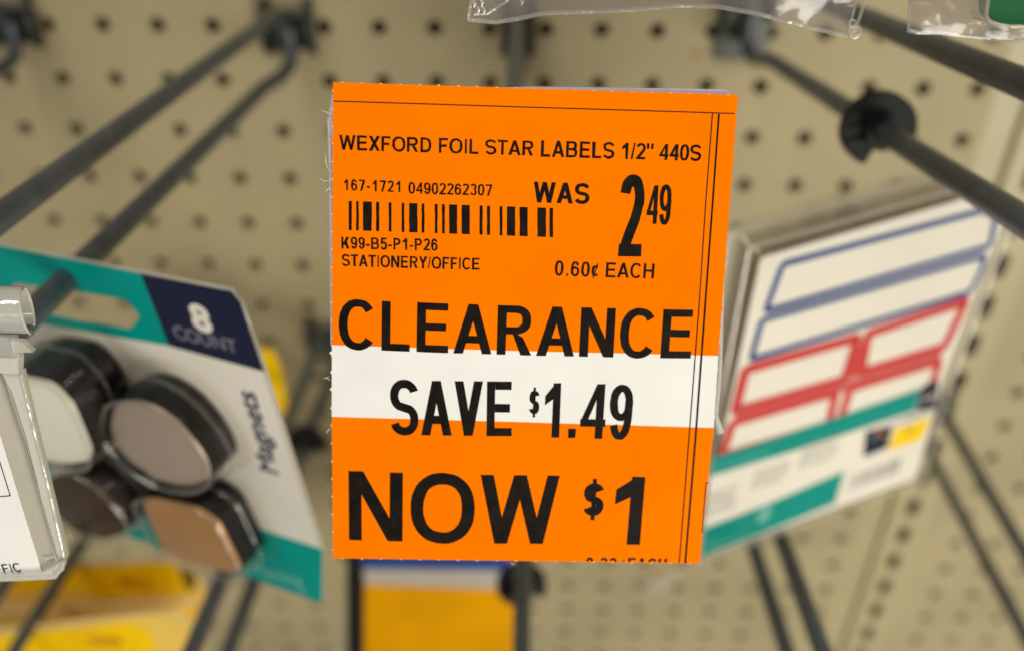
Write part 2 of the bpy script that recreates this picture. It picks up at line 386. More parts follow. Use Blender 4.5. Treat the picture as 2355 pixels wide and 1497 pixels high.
_zz = [0]
def letters(mb, F, text, p0, p1, cap, m, t=.17, h=None, track=0.0, hh=0.0006, up=None, keep=None, ragged=0.0, fit=None):
    """text set from p0 to p1 (left and right ends of the baseline, u,v); cap = letter height"""
    h = t*.84 if h is None else h
    e = np.array(p1)-np.array(p0); Ltot = np.linalg.norm(e); e = e/Ltot
    upv = np.array([e[1], -e[0]]) if up is None else np.array(up)/np.linalg.norm(up)
    sb = .045; adv = [(ADV.get(c, .556)+track) for c in text]
    tot = sum(adv)-track-2*sb; k = Ltot/cap/tot    # inches along the line per em, in cap heights
    x = -sb
    for c, a in zip(text, adv):
        if c != ' ':
            nat = ADV.get(c, .556)
            side = .06 if c in 'EFLHNBDRPKMU' else .03
            if c in '.-/"': side = .03
            wd = (nat-2*side)*k
            for poly in glyph(c, wd, min(t, wd*.45), h):
                q = []
                for gx, gy in poly:
                    if ragged: gx, gy = _rag(gx, gy, ragged, x)
                    uv = np.array(p0)+e*((x+side)*k+gx)*cap+upv*gy*cap
                    q.append(tuple(uv))
                if keep: q = clip(q, keep)
                if len(q) < 3: continue
                _zz[0] = (_zz[0]+1) % 40
                for q2 in (strips(F, q) if F.k else [q]):
                    mb.add([F.pt(*uv, hh+_zz[0]*0.00003) for uv in q2], [tuple(range(len(q2)))], m)
        x += a
def builtin_text(F, text, p0, p1, cap, m, name, parent, hh=0.002, bold=0.0, heavy=0.0):
    cu = bpy.data.curves.new(name, 'FONT'); cu.body = text; cu.offset = bold; cu.resolution_u = 6
    to = bpy.data.objects.new(name, cu); C.objects.link(to)
    me0 = to.to_mesh(); vs = [tuple(v.co) for v in me0.vertices]; fs = [tuple(p.vertices) for p in me0.polygons]
    to.to_mesh_clear(); bpy.data.objects.remove(to); bpy.data.curves.remove(cu)
    xs = [v[0] for v in vs]; ys = [v[1] for v in vs]; x0, x1 = min(xs), max(xs)
    capn = 0.73
    e = np.array(p1)-np.array(p0); L = np.linalg.norm(e); e /= L; u = np.array([e[1], -e[0]])
    mb = MB()
    for k, (dx, dy) in enumerate(((0, 0), (1, 0), (-1, 0), (0, 1), (0, -1)) if heavy else ((0, 0),)):
        mb.add([F.pt(*(np.array(p0)+e*((v[0]-x0)/(x1-x0)*L+dx*heavy)+u*(v[1]/capn*cap+dy*heavy)), hh+k*.0003) for v in vs], fs, m)
    return mb.build(name, parent)

# ================================================================ the wall: two pegboard panels, the slotted upright, the dark back
def pegboard(name, label, x0, x1, y0, y1, holes_x, holes_y, group=None):
    mb = MB(); R = .155; T = .21; n = 16; b = M['board']
    xs = [x0]+[(a+c)/2 for a, c in zip(holes_x[:-1], holes_x[1:])]+[x1]
    ys = [y0]+[(a+c)/2 for a, c in zip(holes_y[:-1], holes_y[1:])]+[y1]
    for i, hx in enumerate(holes_x):
        for j, hy in enumerate(holes_y):
            A, B_, c_, d_ = xs[i], xs[i+1], ys[j], ys[j+1]; vs = []
            for k in range(n):
                a = 2*math.pi*k/n; ca, sa = math.cos(a), math.sin(a)
                s_ = min((B_-hx)/ca if ca > 1e-6 else ((A-hx)/ca if ca < -1e-6 else 9), (d_-hy)/sa if sa > 1e-6 else ((c_-hy)/sa if sa < -1e-6 else 9))
                vs.append(P(hx+ca*s_, hy+sa*s_, 0))
            cor = [P(B_, d_, 0), P(A, d_, 0), P(A, c_, 0), P(B_, c_, 0)]
            inn = [P(hx+math.cos(2*math.pi*k/n)*R, hy+math.sin(2*math.pi*k/n)*R, 0) for k in range(n)]
            inb = [P(hx+math.cos(2*math.pi*k/n)*(R-.015), hy+math.sin(2*math.pi*k/n)*(R-.015), -.02) for k in range(n)]
            bak = [P(hx+math.cos(2*math.pi*k/n)*(R-.015), hy+math.sin(2*math.pi*k/n)*(R-.015), -T) for k in range(n)]
            fs = []
            angs = [math.atan2(q[1], q[0]) % (2*math.pi) for q in ((B_-hx, d_-hy), (A-hx, d_-hy), (A-hx, c_-hy), (B_-hx, c_-hy))]
            for k in range(n):
                k2 = (k+1) % n; lo = 2*math.pi*k/n; hi = 2*math.pi*(k+1)/n
                ci = [q for q in range(4) if lo+1e-6 < angs[q] < hi-1e-6]
                fs.append((k, 4*n+ci[0], k2, n+k2, n+k) if ci else (k, k2, n+k2, n+k))
                fs.append((n+k, n+k2, 2*n+k2, 2*n+k)); fs.append((2*n+k, 2*n+k2, 3*n+k2, 3*n+k))
            mb.add(vs+inn+inb+bak+cor, fs, b)
    # edges of the sheet
    q = [(x0, y0), (x1, y0), (x1, y1), (x0, y1)]
    mb.add([P(*a, 0) for a in q]+[P(*a, -T) for a in q], [(0, 1, 5, 4), (1, 2, 6, 5), (2, 3, 7, 6), (3, 0, 4, 7)], b)
    o = mb.build(name, origin=P((x0+x1)/2, y1, 0)); o['label'] = label; o['category'] = 'pegboard'
    if group: o['group'] = group
    return o
pegboard('pegboard_panel', 'large beige perforated pegboard panel left of the slotted upright', -12.5, 10.36, -5.5, 20.5, list(range(-12, 11)), list(range(-5, 21)))
pegboard('pegboard_panel', 'narrow beige pegboard strip at the far right beyond the slotted upright', 12.075, 18.5, -5.5, 20.5, list(range(13, 19)), [y+.08 for y in range(-5, 21)])
mb = MB(); mb.box(P(3, 7.5, -1.6), (17, 0, 0), (0, .05, 0), (0, 0, 14), M['back'])
o = mb.build('back_wall', origin=P(3, 21, -1.6)); o['kind'] = 'structure'
# the slotted steel upright between the panels
def upright():
    e = empty('slotted_upright', P(11.5, 20.5, 0), 'beige steel shelf upright with a column of dark slots between pegboard panels', 'upright')
    mb = MB(); u = M['upright']
    # face strip with real slots
    x0, x1 = 11.0, 12.06; sw, sh = .15, .31
    ys = [k+.70 for k in range(-6, 21)]
    n = 12
    F_ = lambda x, y, wd=.10: P(x, y, wd)
    y_prev = -5.9
    for yc in ys:
        if yc-.5 < -5.9: continue
        A, B_, c_, d_ = x0, x1, yc-.5, yc+.5
        loop = [(11.51+sw*math.cos(a), yc+(sh-sw)*(1 if math.sin(a) > 0 else -1)+sw*math.sin(a)) for a in [2*math.pi*(k+.5)/n for k in range(n)]]
        loops = [[Vector((*q, 0)) for q in ((A, c_), (B_, c_), (B_, d_), (A, d_))], [Vector((*q, 0)) for q in loop]]
        tris = tessellate_polygon(loops)
        mb.add([F_(q.x, q.y) for L in loops for q in L], [tuple(t) for t in tris], u)
        mb.add([F_(*q) for q in loop]+[F_(*q, -.02) for q in loop], [(i, (i+1) % n, n+(i+1) % n, n+i) for i in range(n)], u)
    for x in (x0, x1): mb.add([P(x, -6, .10), P(x, 21, .10), P(x, 21, -.5), P(x, -6, -.5)], [(0, 1, 2, 3)], u)
    mb.build('channel_face', e)
    for xa, xb in ((10.38, 10.99),):
        m2 = MB(); m2.box(P((xa+xb)/2, 7.5, -.09), ((xb-xa)/2, 0, 0), (0, .03, 0), (0, 0, 13.5), u)
        m2.build('flange', e)
upright()

# ================================================================ wire hooks
def add_disc(root, X, wd, Y, name='stop_disc', r=.40, a0=-20, a1=262, th=.17):
    """black clip-on disc with an open quarter, standing across the wire"""
    mb = MB(); m = M['blackplastic']; n = 22
    tilt = .12
    pts = [(r*math.cos(math.radians(a0+(a1-a0)*k/n)), r*math.sin(math.radians(a0+(a1-a0)*k/n))) for k in range(n+1)]+[(0.02, -.10), (.10, -.02)]
    pts = round_poly(pts, [0.03 if i in (0, n) else 0 for i in range(len(pts))], 3)
    fr = Frame(P(X, Y, wd), (1, 0, 0), (0, -1, .115))
    poly = [(x, -y) for x, y in pts]
    slab(mb, fr, poly, -th/2, th/2, m)
    hub = circle((0, 0), .19, .19, 20); slab(mb, fr, hub, -.20, .24, m)
    rb = [(-r*.82, -.06), (-.2, -.06), (-.2, -.005), (-r*.82, -.005)]; slab(mb, fr, rb, th/2, th/2+.05, m)
    rb = [(-r*.85, .10), (-.1, .10), (-.1, .15), (-r*.85, .15)]; slab(mb, fr, rb, th/2, th/2+.05, m)
    mb.build(name, root, smooth=False)
def make_hook(X, Y0, label, sl=-.105, lab_len=12.0, prod_len=11.6, pl=(.42, .30), disc=None, gap=.92, bar=True, slp=None, bw=1.0, group='grey wire peg hooks on the pegboard'):
    """two-wire display hook: bracket in the holes, lower wire for goods, upper wire with a cross bar for the price tag"""
    slp = sl if slp is None else slp
    e = empty('wire_hook', P(X, Y0+.5, 0), label, 'wire hook', group)
    mb = MB(); br = M['bracket']
    mb.box(P(X, Y0+pl[0], .09), (.46*bw, 0, 0), (0, .045, 0), (0, 0, pl[1]), br)
    mb.box(P(X, Y0+.16, .22), (.34*bw, 0, 0), (0, .09, 0), (0, 0, .05), br)
    mb.build('bracket_plate', e)
    mb = MB()
    for s in (-1, 1):
        mb.tube([P(X+s*.40*bw, Y0+.02+q, r_) for q, r_ in ((-.12, -.2), (-.12, .05), (-.08, .20), (.05, .28), (.30, .30), (.55, .27), (.72, .16))], .085, br, 10)
    mb.tube([P(X-.44*bw, Y0+.05, .32), P(X, Y0+.02, .36), P(X+.44*bw, Y0+.05, .32)], .08, br, 10)
    mb.build('bracket_prong', e, True)
    r = .118
    lab = MB()
    lab.tube([P(X-.06, Y0+.50, .24), P(X-.06, Y0+.20, .26), P(X-.05, Y0+.06, .34), P(X-.03, Y0+.0+sl*.2, .6), P(X, Y0+sl*1.2, 1.2)]
             +[P(X, Y0+sl*wd, wd) for wd in np.linspace(2.2, lab_len, 6)], r, M['wire'], 16)
    lo = lab.build('price_tag_wire', e, True)
    if bar:
        b2 = MB(); yb = Y0+sl*lab_len
        b2.tube([P(X-.75, yb, lab_len+.1), P(X+.75, yb, lab_len+.1)], r*.8, M['wire'], 12); b2.build('cross_bar', e, True)
    pr = MB(); Yp = Y0+gap
    pr.tube([P(X+.05, Y0+.30, .28), P(X+.05, Y0+.62, .30), P(X+.04, Yp-.06, .40), P(X+.02, Yp+slp*.2+.02, .62), P(X, Yp+slp*.2, 1.1)]
            +[P(X, Yp+slp*wd, wd) for wd in np.linspace(2.2, prod_len-.35, 6)]+[P(X, Yp+slp*prod_len-.14, prod_len), P(X, Yp+slp*prod_len-.5, prod_len+.12)], r, M['wire'], 16)
    pr.build('goods_wire', e, True)
    if disc is not None: add_disc(e, X, disc, Yp+slp*disc, r=.40, a0=-32, a1=256)
    return e
make_hook(-7.55, -.42, 'grey wire hook whose bracket shows in the upper left corner', lab_len=4.5, prod_len=4.5, bar=False)
make_hook(-2.6, -.36, 'grey double wire hook carrying the magnet card, upper left', bar=False)
make_hook(1.5, -.36, 'grey wire hook running behind the orange clearance tag from above', lab_len=10.3, prod_len=9.6, bw=.55)
make_hook(5.5, -1.05, 'grey double wire hook with black disc above the label pack', gap=1.20, disc=6.95, sl=-.148, slp=-.172, pl=(1.0, .5), bar=False)
make_hook(-2.6, 6.40, 'grey double wire hook between the magnet card and the orange tag, lower left', disc=3.0, gap=1.2, sl=-.115, bar=False)
make_hook(1.7, 6.40, 'grey wire hook beside the amber card under the orange tag', disc=6.75, gap=1.2, sl=-.115, bar=False)
make_hook(5.5, 6.05, 'grey double wire hook emerging beneath the pack of blue and red labels', gap=1.2, sl=-.115, bar=False)
make_hook(11.0, 8.05, 'grey double wire hook fixed on the slotted upright, lower right', gap=1.2, sl=.002, disc=None, bar=False)
make_hook(-6.6, 7.55, 'grey wire hook running through the yellow packs, bottom left', gap=1.2, sl=-.10, bar=False)

# ================================================================ the orange clearance tag
# plane of the tag: leans back at the foot, faces the camera
a_, b_ = math.radians(-11.25), math.radians(-2.5)
ncam = (math.sin(b_), math.sin(a_)*math.cos(b_), math.cos(a_)*math.cos(b_))
nw = CR*ncam[0]+CD*ncam[1]+CF*ncam[2]
TF = Frame(CAM+nw*6.0, CR+CD*.0311, nw)
TF.O = TF.pt(*TF.fp(1215, 740)) ; TF = Frame(TF.O, np.array(TF.pt(*TF.fp(1697, 219)))-np.array(TF.pt(*TF.fp(766, 190))), nw)
TF.k = .030; TF.uc = .1
tag = empty('price_tag', TF.pt(*TF.fp(1190, 1290)), 'orange and white clearance price tag with large black NOW $1, centre of the picture', 'price tag')
tl, tr, brt, bl = (766, 190), (1697, 219), (1609, 1295), (766, 1283)
def edge(a, b, n, nub, side):
    """perforated edge: short nubs of torn paper at even steps"""
    out = []; A = np.array(TF.fp(*a)); B = np.array(TF.fp(*b)); e = (B-A)/np.linalg.norm(B-A); nn = np.array([e[1], -e[0]])*side
    for k in range(n):
        t_ = (k+.5+random.uniform(-.06, .06))/n; c = np.array(TF.fp(a[0]+(b[0]-a[0])*t_, a[1]+(b[1]-a[1])*t_)); hgt = nub*random.uniform(.5, 1.3); wd = .011*random.uniform(.7, 1.3)
        out += [tuple(c-e*wd), tuple(c-e*wd*.3+nn*hgt), tuple(c+e*wd*.5+nn*hgt*.8), tuple(c+e*wd)]
    return out
lmid1, lmid2 = (763.2, 793.5), (762.8, 957.5); rmid1, rmid2 = (1652, 818), (1641.5, 983)
def path(*ps): return [TF.fp(*p) for p in ps]
top = path(tl)+edge(tl, tr, 21, .010, 1)+path(tr)
upper = top+edge(tr, rmid1, 14, .006, 1)+path(rmid1, (1420, 812), (1180, 806.5), (960, 800), lmid1)+edge(lmid1, tl, 16, .012, 1)
white = path(lmid1, (960, 800), (1180, 806.5), (1420, 812), rmid1)+edge(rmid1, rmid2, 3, .005, 1)+path(rmid2, (1420, 976), (1180, 969), (960, 963), lmid2)+edge(lmid2, lmid1, 4, .014, 1)
lower = path(lmid2, (960, 963), (1180, 969), (1420, 976), rmid2)+edge(rmid2, brt, 7, .006, 1)+path(brt)+edge(brt, bl, 19, .008, 1)+path(bl)+edge(bl, lmid2, 8, .012, 1)
mb = MB()
flat(mb, TF, upper, M['orange']); flat(mb, TF, white, M['tagwhite']); flat(mb, TF, lower, M['orange'])
outline = [TF.fp(a[0]+(b[0]-a[0])*t, a[1]+(b[1]-a[1])*t) for a, b in ((tl, tr), (tr, brt), (brt, bl), (bl, tl)) for t in np.linspace(0, 1, 12)[:-1]]; rim(mb, TF, outline, 0, -.012, M['paperedge']); flat(mb, TF, outline, M['tagwhite'], -.012)
mb.build('paper_sheet', tag)
# pale torn fibres right on the nubs
mb = MB()
for a, b, n, off in ((tl, tr, 21, -3), (bl, tl, 27, -3), (bl, brt, 19, 2)):
    for k in range(n):
        t = (k+.5)/n; x = a[0]+(b[0]-a[0])*t; y = a[1]+(b[1]-a[1])*t
        if a == bl and b == tl: x -= 3.4*math.sin(math.pi*t); q = [(x-1.5, y-1.5), (x+1.2, y-1.2), (x+1.2, y+1.2), (x-1.5, y+1.5)]
        else: q = [(x-2, y-.8), (x+2, y-.8), (x+2, y+.6), (x-2, y+.6)]
        flat(mb, TF, [TF.fp(*p) for p in q], M['paperedge'], .0012)
mb.build('torn_perforation', tag)
def tagtext(text, x0, y0, x1, y1, cap_px, t=.17, h=None, track=0.0, m='ink', keep=None, ragged=.004, lean=True):
    mb = MB(); p0 = np.array(TF.fp(x0, y0)); p1 = np.array(TF.fp(x1, y1))
    xm, ym = (x0+x1)/2, (y0+y1)/2
    up = np.array(TF.fp(xm, ym-cap_px))-np.array(TF.fp(xm, ym)); cap = np.linalg.norm(up)
    e = (p1-p0)/np.linalg.norm(p1-p0)
    letters(mb, TF, text, p0, p1, cap, M[m], t, h, track, hh=.0010, keep=keep, ragged=ragged)
    return mb.build('lettering', tag)
tagtext('WEXFORD FOIL STAR', 781, 345, 1227, 359, 34, t=.175, ragged=.028)
tagtext('LABELS 1/2" 440S', 1243, 361, 1611, 371, 37, t=.175, ragged=.028)
tagtext('167-1721', 790, 438, 923, 443, 25.5, t=.165, track=.09, ragged=.028)
tagtext('04902262307', 940, 446, 1131, 451, 26, t=.165, track=.03, ragged=.028)
tagtext('K99-B5-P1-P26', 785, 572, 1006, 577, 27, t=.17, track=.03, ragged=.028)
tagtext('STATIONERY/OFFICE', 787, 612, 1103, 621, 27, t=.17, track=.0, ragged=.028)
tagtext('WAS', 1227, 466, 1354, 470, 47, t=.20, ragged=.006)
mb = MB(); p0, p1 = TF.fp(1423, 590), TF.fp(1475, 591); cap = np.linalg.norm(np.array(TF.fp(1449, 402))-np.array(TF.fp(1449, 590)))
def single(ch, x0, x1, yb, yt, t, h, skew=0.0, name='lettering', ragged=.008):
    """one glyph filling a box on the tag"""
    mb = MB(); a = np.array(TF.fp(x0, yb)); b = np.array(TF.fp(x1, yb+(x1-x0)*.014)); up = np.array(TF.fp((x0+x1)/2, yt))-np.array(TF.fp((x0+x1)/2, yb))
    cap = np.linalg.norm(up); e = b-a; W_ = np.linalg.norm(e)/cap; e = e/np.linalg.norm(e); u = np.array([e[1], -e[0]])
    for poly in glyph(ch, W_, t, h):
        q = [tuple(a+e*x*cap+u*y*cap) for x, y in (_rag(*g_, ragged, x0) for g_ in poly)]
        _zz[0] = (_zz[0]+1) % 40
        for q2 in strips(TF, q): mb.add([TF.pt(*uv, .001+_zz[0]*.00003) for uv in q2], [tuple(range(len(q2)))], M['ink'])
    return mb.build(name, tag)
single('2', 1421, 1475, 590, 402, .118, .15)
single('4', 1486, 1511, 515, 427, .105, .12); single('9', 1514, 1541, 517, 426, .105, .12)
tagtext('0.60¢', 1276, 634, 1376, 638, 34, t=.165, track=.05, ragged=.028); tagtext('EACH', 1392, 638, 1504, 641, 34, t=.165, ragged=.010)
tagtext('CLEARANCE', 780, 801.5, 1590, 824, 113, t=.176, h=.148, ragged=.006)
tagtext('SAVE', 900, 998.5, 1178, 1002, 125, t=.145, h=.150, ragged=.006)
single('$', 1216, 1240, 953, 896, .20, .17); single('1', 1245, 1297, 1005, 880, .137, .145); single('.', 1306, 1323, 1006, 890, .13, .16)
single('4', 1333, 1390, 1007, 882, .137, .135); single('9', 1398, 1450, 1009, 885, .137, .135)
tagtext('NOW', 800, 1240, 1279, 1250, 158, t=.174, h=.165, ragged=.005)
single('$', 1339, 1387, 1187, 1108, .24, .20); single('1', 1394, 1492, 1251, 1095, .185, .185)
foot = [TF.fp(766+843*t, 1282.6+11.6*t) for t in np.linspace(0, 1, 25)]
def keepf(p): return float(np.interp(p[0], [q[0] for q in foot], [q[1] for q in foot]))-.004-p[1]
tagtext('0.33¢', 1346, 1314, 1435, 1316, 33, t=.165, track=.04, keep=keepf, ragged=.01); tagtext('EACH', 1441, 1316, 1531, 1318, 34, t=.165, keep=keepf, ragged=.01)
# barcode
mb = MB(); bars = [(802,809),(819,825),(835,855),(865,872),(894,900.5),(924,930),(941,960),(970,976),(1000,1006.5),(1016.5,1023),(1033,1051.5),(1062,1080.5),(1103,1110),(1120,1127),(1149,1155.5),(1166,1185),(1195,1213.6),(1236,1255.6),(1264,1272)]
for a, b in bars:
    f = lambda x: 463+(x-802)*.0345; g = lambda x: 530+(x-802)*.0345; q = [(a, f(a))]
    q += [(a+random.uniform(-.5, .5), f(a)+(g(a)-f(a))*k/5) for k in range(1, 5)]+[(a, g(a)), (b, g(b))]
    q += [(b+random.uniform(-.5, .5), g(b)+(f(b)-g(b))*k/5) for k in range(1, 5)]+[(b, f(b))]
    flat(mb, TF, pxs(TF, q), M['ink'], .001)
mb.build('barcode', tag)
# ruled lines
mb = MB()
def rule(pts, wd, m=M['thinink'], h=.0012):
    for (x0, y0), (x1, y1) in zip(pts[:-1], pts[1:]):
        L = math.hypot(x1-x0, y1-y0); nx, ny = -(y1-y0)/L*wd/2, (x1-x0)/L*wd/2
        flat(mb, TF, pxs(TF, [(x0+nx, y0+ny), (x1+nx, y1+ny), (x1-nx, y1-ny), (x0-nx, y0-ny)]), m, h)
rule([(767, 233.5), (1230, 248), (1689, 262)], 2.6)
rule([(1638.5, 262), (1622, 480), (1608, 698)], 2.8, M['thinink']); rule([(1608, 698), (1585, 1000), (1562, 1293.6)], 2.8, M['ink'])
rule([(1653.3, 263), (1638, 480), (1622, 698)], 4.2, M['ink']); rule([(1622, 698), (1600, 1000), (1576, 1294)], 4.6, M['ink'])
rule([(1630, 1109), (1623.5, 1109)], 2.4, M['thinink'], .0014); rule([(1623.8, 1109), (1614.8, 1224)], 2.6, M['thinink'], .0013)
mb.build('ruled_line', tag)
# flecks of fibre sticking out along the left edge
mb = MB()
for x, y, pts in ((752, 255, [(-12, 0), (0, 4), (8, 10)]), (752, 385, [(-4, -28), (-2, -10), (4, 8)]), (755, 415, [(-20, -3), (-8, 2), (3, 2)]), (757, 438, [(-9, 4), (-3, -2), (2, -6)]),
                  (753, 868, [(-9, 3), (0, 0), (6, -3)]), (754, 870, [(-6, -4), (2, 2), (7, 3)]), (755, 988, [(-5, 8), (0, 0), (6, -5)]), (1180, 1292, [(-6, 1), (0, 5), (7, 2)])):
    mb = MB(); mb.tube([TF.pt(*TF.fp(x+a, y+b, -.01), -.01+.004*i) for i, (a, b) in enumerate(pts)], [.001, .0022, .0008], M['fibre'], 6)
    mb.build('paper_fibre', tag)

# the clear holder behind the tag, with the old label in it
hold = empty('label_holder', TF.pt(*TF.fp(1200, 1000), -.1), 'clear plastic label holder mostly hidden behind the orange clearance tag', 'label holder')
mb = MB(); slab(mb, TF, pxs(TF, [(790, 208), (1690, 221), (1640, 1010), (772, 990)], -.05), -.09, -.05, M['holder'])
mb.build('holder_plate', hold)
mb = MB(); q = pxs(TF, [(757, 262), (764, 214), (1225, 200), (1672, 207), (1690, 222), (1655, 800), (760, 800), (758, 560)], -.035); slab(mb, TF, round_poly(q, .03), -.045, -.030, M['lavender']); mb.build('old_label', hold)
mb = MB()
mb.tube([TF.pt(*TF.fp(x, y), -.06) for x, y in ((1688, 260), (1668, 600), (1660, 840), (1650, 960), (1662, 1000))], [.016, .016, .02, .022, .03], M['holderedge'], 10)
mb.build('holder_rim', hold, True); mb = MB()
mb.tube([TF.pt(*TF.fp(x, y), -.07) for x, y in ((1650, 830), (1655, 900), (1645, 960))], [.014, .02, .01], M['ring'], 8)
mb.build('rim_crease', hold, True); mb = MB()
mb.tube([TF.pt(*TF.fp(x, y), -.04) for x, y in ((754, 272), (758, 330), (760, 440), (764, 560))], [.012, .018, .014, .008], M['holderedge'], 8)
mb.build('holder_rim', hold, True)

# ================================================================ clear label holder at the left edge
# its plane leans with the foot out, square to the aisle
def plane_from_line(px, d1, d2, z=None, w_=None):
    return
ang = math.radians(12.5)
HO = CAM + ray(60, 1000)*5.95
HF = Frame(HO, (1, -.02, -.03), (0, -math.cos(ang), math.sin(ang)))
lh = empty('label_holder', HF.pt(*HF.fp(60, 1325)), 'clear plastic label holder with white slip hanging at the left edge of the picture', 'label holder')
mb = MB(); q = pxs(HF, [(-120, 846), (50, 853), (60, 900), (152, 1282), (138, 1318), (-120, 1334)])
slab(mb, HF, q, -.05, -.015, M['holder']); mb.build('back_plate', lh)
mb = MB()      # raised side rail and its creases
rail = [(49, 853), (78, 985), (112, 1120), (148, 1278), (130, 1292), (94, 1130), (62, 1000), (30, 900), (3, 850)]
slab(mb, HF, pxs(HF, rail), -.014, .012, M['holderedge']); mb.build('side_rail', lh)
mb = MB()
for pts, r in (([(4, 852), (30, 935), (62, 1030), (100, 1160), (134, 1280)], .008), ([(50, 856), (80, 985), (114, 1118), (150, 1280)], .010)):
    mb.tube([HF.pt(*HF.fp(x, y), .014) for x, y in pts], r, M['ring'] if r > .009 else M['holderdark'], 6)
mb.build('rail_crease', lh, True)
mb = MB()      # folded foot of the holder
slab(mb, HF, pxs(HF, [(-120, 1322), (100, 1312), (134, 1292), (152, 1284), (150, 1302), (134, 1324), (60, 1327), (-120, 1334)]), -.014, .03, M['holderedge'])
mb.tube([HF.pt(*HF.fp(x, y), .035) for x, y in ((-120, 1329), (60, 1323), (130, 1319), (149, 1300), (152, 1283))], .014, M['ring'], 8)
mb.tube([HF.pt(*HF.fp(x, y), .030) for x, y in ((132, 1316), (128, 1298), (150, 1282))], .009, M['ring'], 8)
mb.tube([HF.pt(*HF.fp(x, y), .0) for x, y in ((104, 1284), (120, 1281), (133, 1277))], .010, M['ring'], 8)
mb.build('foot_rim', lh, True)
mb = MB(); slip = pxs(HF, [(-120, 560), (-60, 850), (0, 1006), (94, 1312), (-120, 1321)])
slip = pxs(HF, [(-120, 760), (-60, 845), (2, 1012), (50, 1170), (94, 1312), (-120, 1322)])
slab(mb, HF, slip, -.012, -.004, M['tagwhite']); paper = mb.build('paper_slip', lh)
mb = MB()
def hrule(pts, wd):
    for (x0, y0), (x1, y1) in zip(pts[:-1], pts[1:]):
        L = math.hypot(x1-x0, y1-y0); nx, ny = -(y1-y0)/L*wd/2, (x1-x0)/L*wd/2
        flat(mb, HF, pxs(HF, [(x0+nx, y0+ny), (x1+nx, y1+ny), (x1-nx, y1-ny), (x0-nx, y0-ny)]), M['ink'], -.003)
hrule([(-8, 1040), (23, 1140)], 2.4); hrule([(24, 1139.5), (-100, 1150)], 2.4); sub(paper, mb, 'printed_box')
mb = MB(); letters(mb, HF, 'STATIONERY/OFFIC', HF.fp(-218, 1336), HF.fp(51, 1313.5), np.linalg.norm(np.array(HF.fp(30, 1314))-np.array(HF.fp(30, 1295))), M['ink'], .17, hh=-.003); sub(paper, mb, 'lettering')
# neck and curled clip that grips the cross bar
mb = MB()
neck = [(-120, 768), (-120, 846), (50, 853), (52, 818), (40, 792), (38, 772)]
slab(mb, HF, pxs(HF, neck), -.02, .03, M['ring'])
lip = [(32, 776), (60, 779), (70, 790), (84, 803), (40, 803)]
slab(mb, HF, pxs(HF, lip), .0, .05, M['ring'])
slab(mb, HF, pxs(HF, [(-120, 812), (46, 818), (50, 852), (-120, 847)]), .031, .045, M['holderedge'])
mb.build('clip_neck', lh)
mb = MB(); c0 = np.array(HF.fp(52, 720)); axis = np.array([-1.0, 0.0, .02]); axis /= np.linalg.norm(axis)
cen = HF.pt(*c0, -.05); n = 26; rr = .148; th = .016
vs = []; fs = []
for s_, L_ in ((0, 0.0), (1, .75)):
    for k in range(n+1):
        a = math.radians(-72+325*k/n)
        for r_ in (rr, rr-th): vs.append(cen+axis*L_+np.array([0, -math.cos(a), math.sin(a)])*r_+np.array([1, 0, 0])*0.05*math.cos(a)*(1 if s_ == 0 else 0))
m_ = 2*(n+1)
for k in range(n):
    a, b = 2*k, 2*k+2
    fs += [(a, b, b+m_, a+m_), (a+1, b+1, b+1+m_, a+1+m_), (a, b, b+1, a+1), (a+m_, b+m_, b+1+m_, a+1+m_)]
mb.add(vs, fs, M['ring']); mb.build('curled_clip', lh, True)
mb = MB(); mb.tube([vs[2*k] for k in range(n+1)], .0085, M['holderedge'], 8)
mb.build('clip_edge', lh, True)

# ================================================================ magnet card
def onX(px, py, X):
    d = ray(px, py); return CAM+d*((X-CAM[0])/d[0])
hdir = vp_dir(-4021, -234); vdir = vp_dir(1489, 3560)
MF = Frame(onX(172, 690, -2.6), hdir, np.cross(hdir, vdir))
if MF.u@CR < 0: MF.u = -MF.u
mc = empty('magnet_card', MF.pt(*MF.fp(172, 690)), 'teal and white hanging card of eight magnets under clear blisters', 'magnet pack')
out_px = [(-260, 511), (0, 562.5), (200, 601), (535, 667), (556, 690), (612, 856), (700, 1130), (742, 1262), (741, 1378), (733, 1384), (550, 1320), (330, 1245), (-260, 1046)]
outl = round_poly(pxs(MF, out_px), [0, 0, 0, .10, .08, 0, 0, .05, .05, .05, 0, 0, 0])
slot = round_poly(pxs(MF, [(30, 652), (160, 668), (292, 690), (322, 728), (300, 757), (190, 738), (60, 712), (22, 690)]), .06)
mb = MB(); th = -.02
regs = [('teal', [(-260, 511), (0, 562.5), (200, 601), (321, 625), (388, 795), (75, 742), (-260, 680)], True),
        ('navy', [(321, 625), (535, 667), (548, 678), (556, 690), (612, 856), (388, 795)], False),
        ('cardwhite', [(-260, 680), (75, 742), (388, 795), (612, 856), (700, 1130), (742, 1262), (640, 1229), (430, 1161), (-260, 950)], False),
        ('teal', [(-260, 950), (430, 1161), (640, 1229), (742, 1262), (741, 1378), (733, 1384), (550, 1320), (330, 1245), (-260, 1046)], False)]
for mname, pp, hole in regs: flat(mb, MF, pxs(MF, pp), M[mname], 0.0, [slot] if hole else ())
rim(mb, MF, pxs(MF, out_px), 0, th, M['cardedge']); rim(mb, MF, slot, 0, th, M['cardedge'])
flat(mb, MF, pxs(MF, out_px), M['cardwhite'], th, [slot])
card = mb.build('backing_card', mc)
mb = MB(); edge_px = [(0, 562.5), (200, 601), (535, 667), (556, 692), (612, 856), (700, 1130), (742, 1262)]
mb.tube([MF.pt(*MF.fp(*q), .0) for q in edge_px], .018, M['shelledge'], 8); sub(card, mb, 'card_edge', True)
CPX = lambda F, a, b: np.linalg.norm(np.array(F.fp(*a))-np.array(F.fp(*b)))
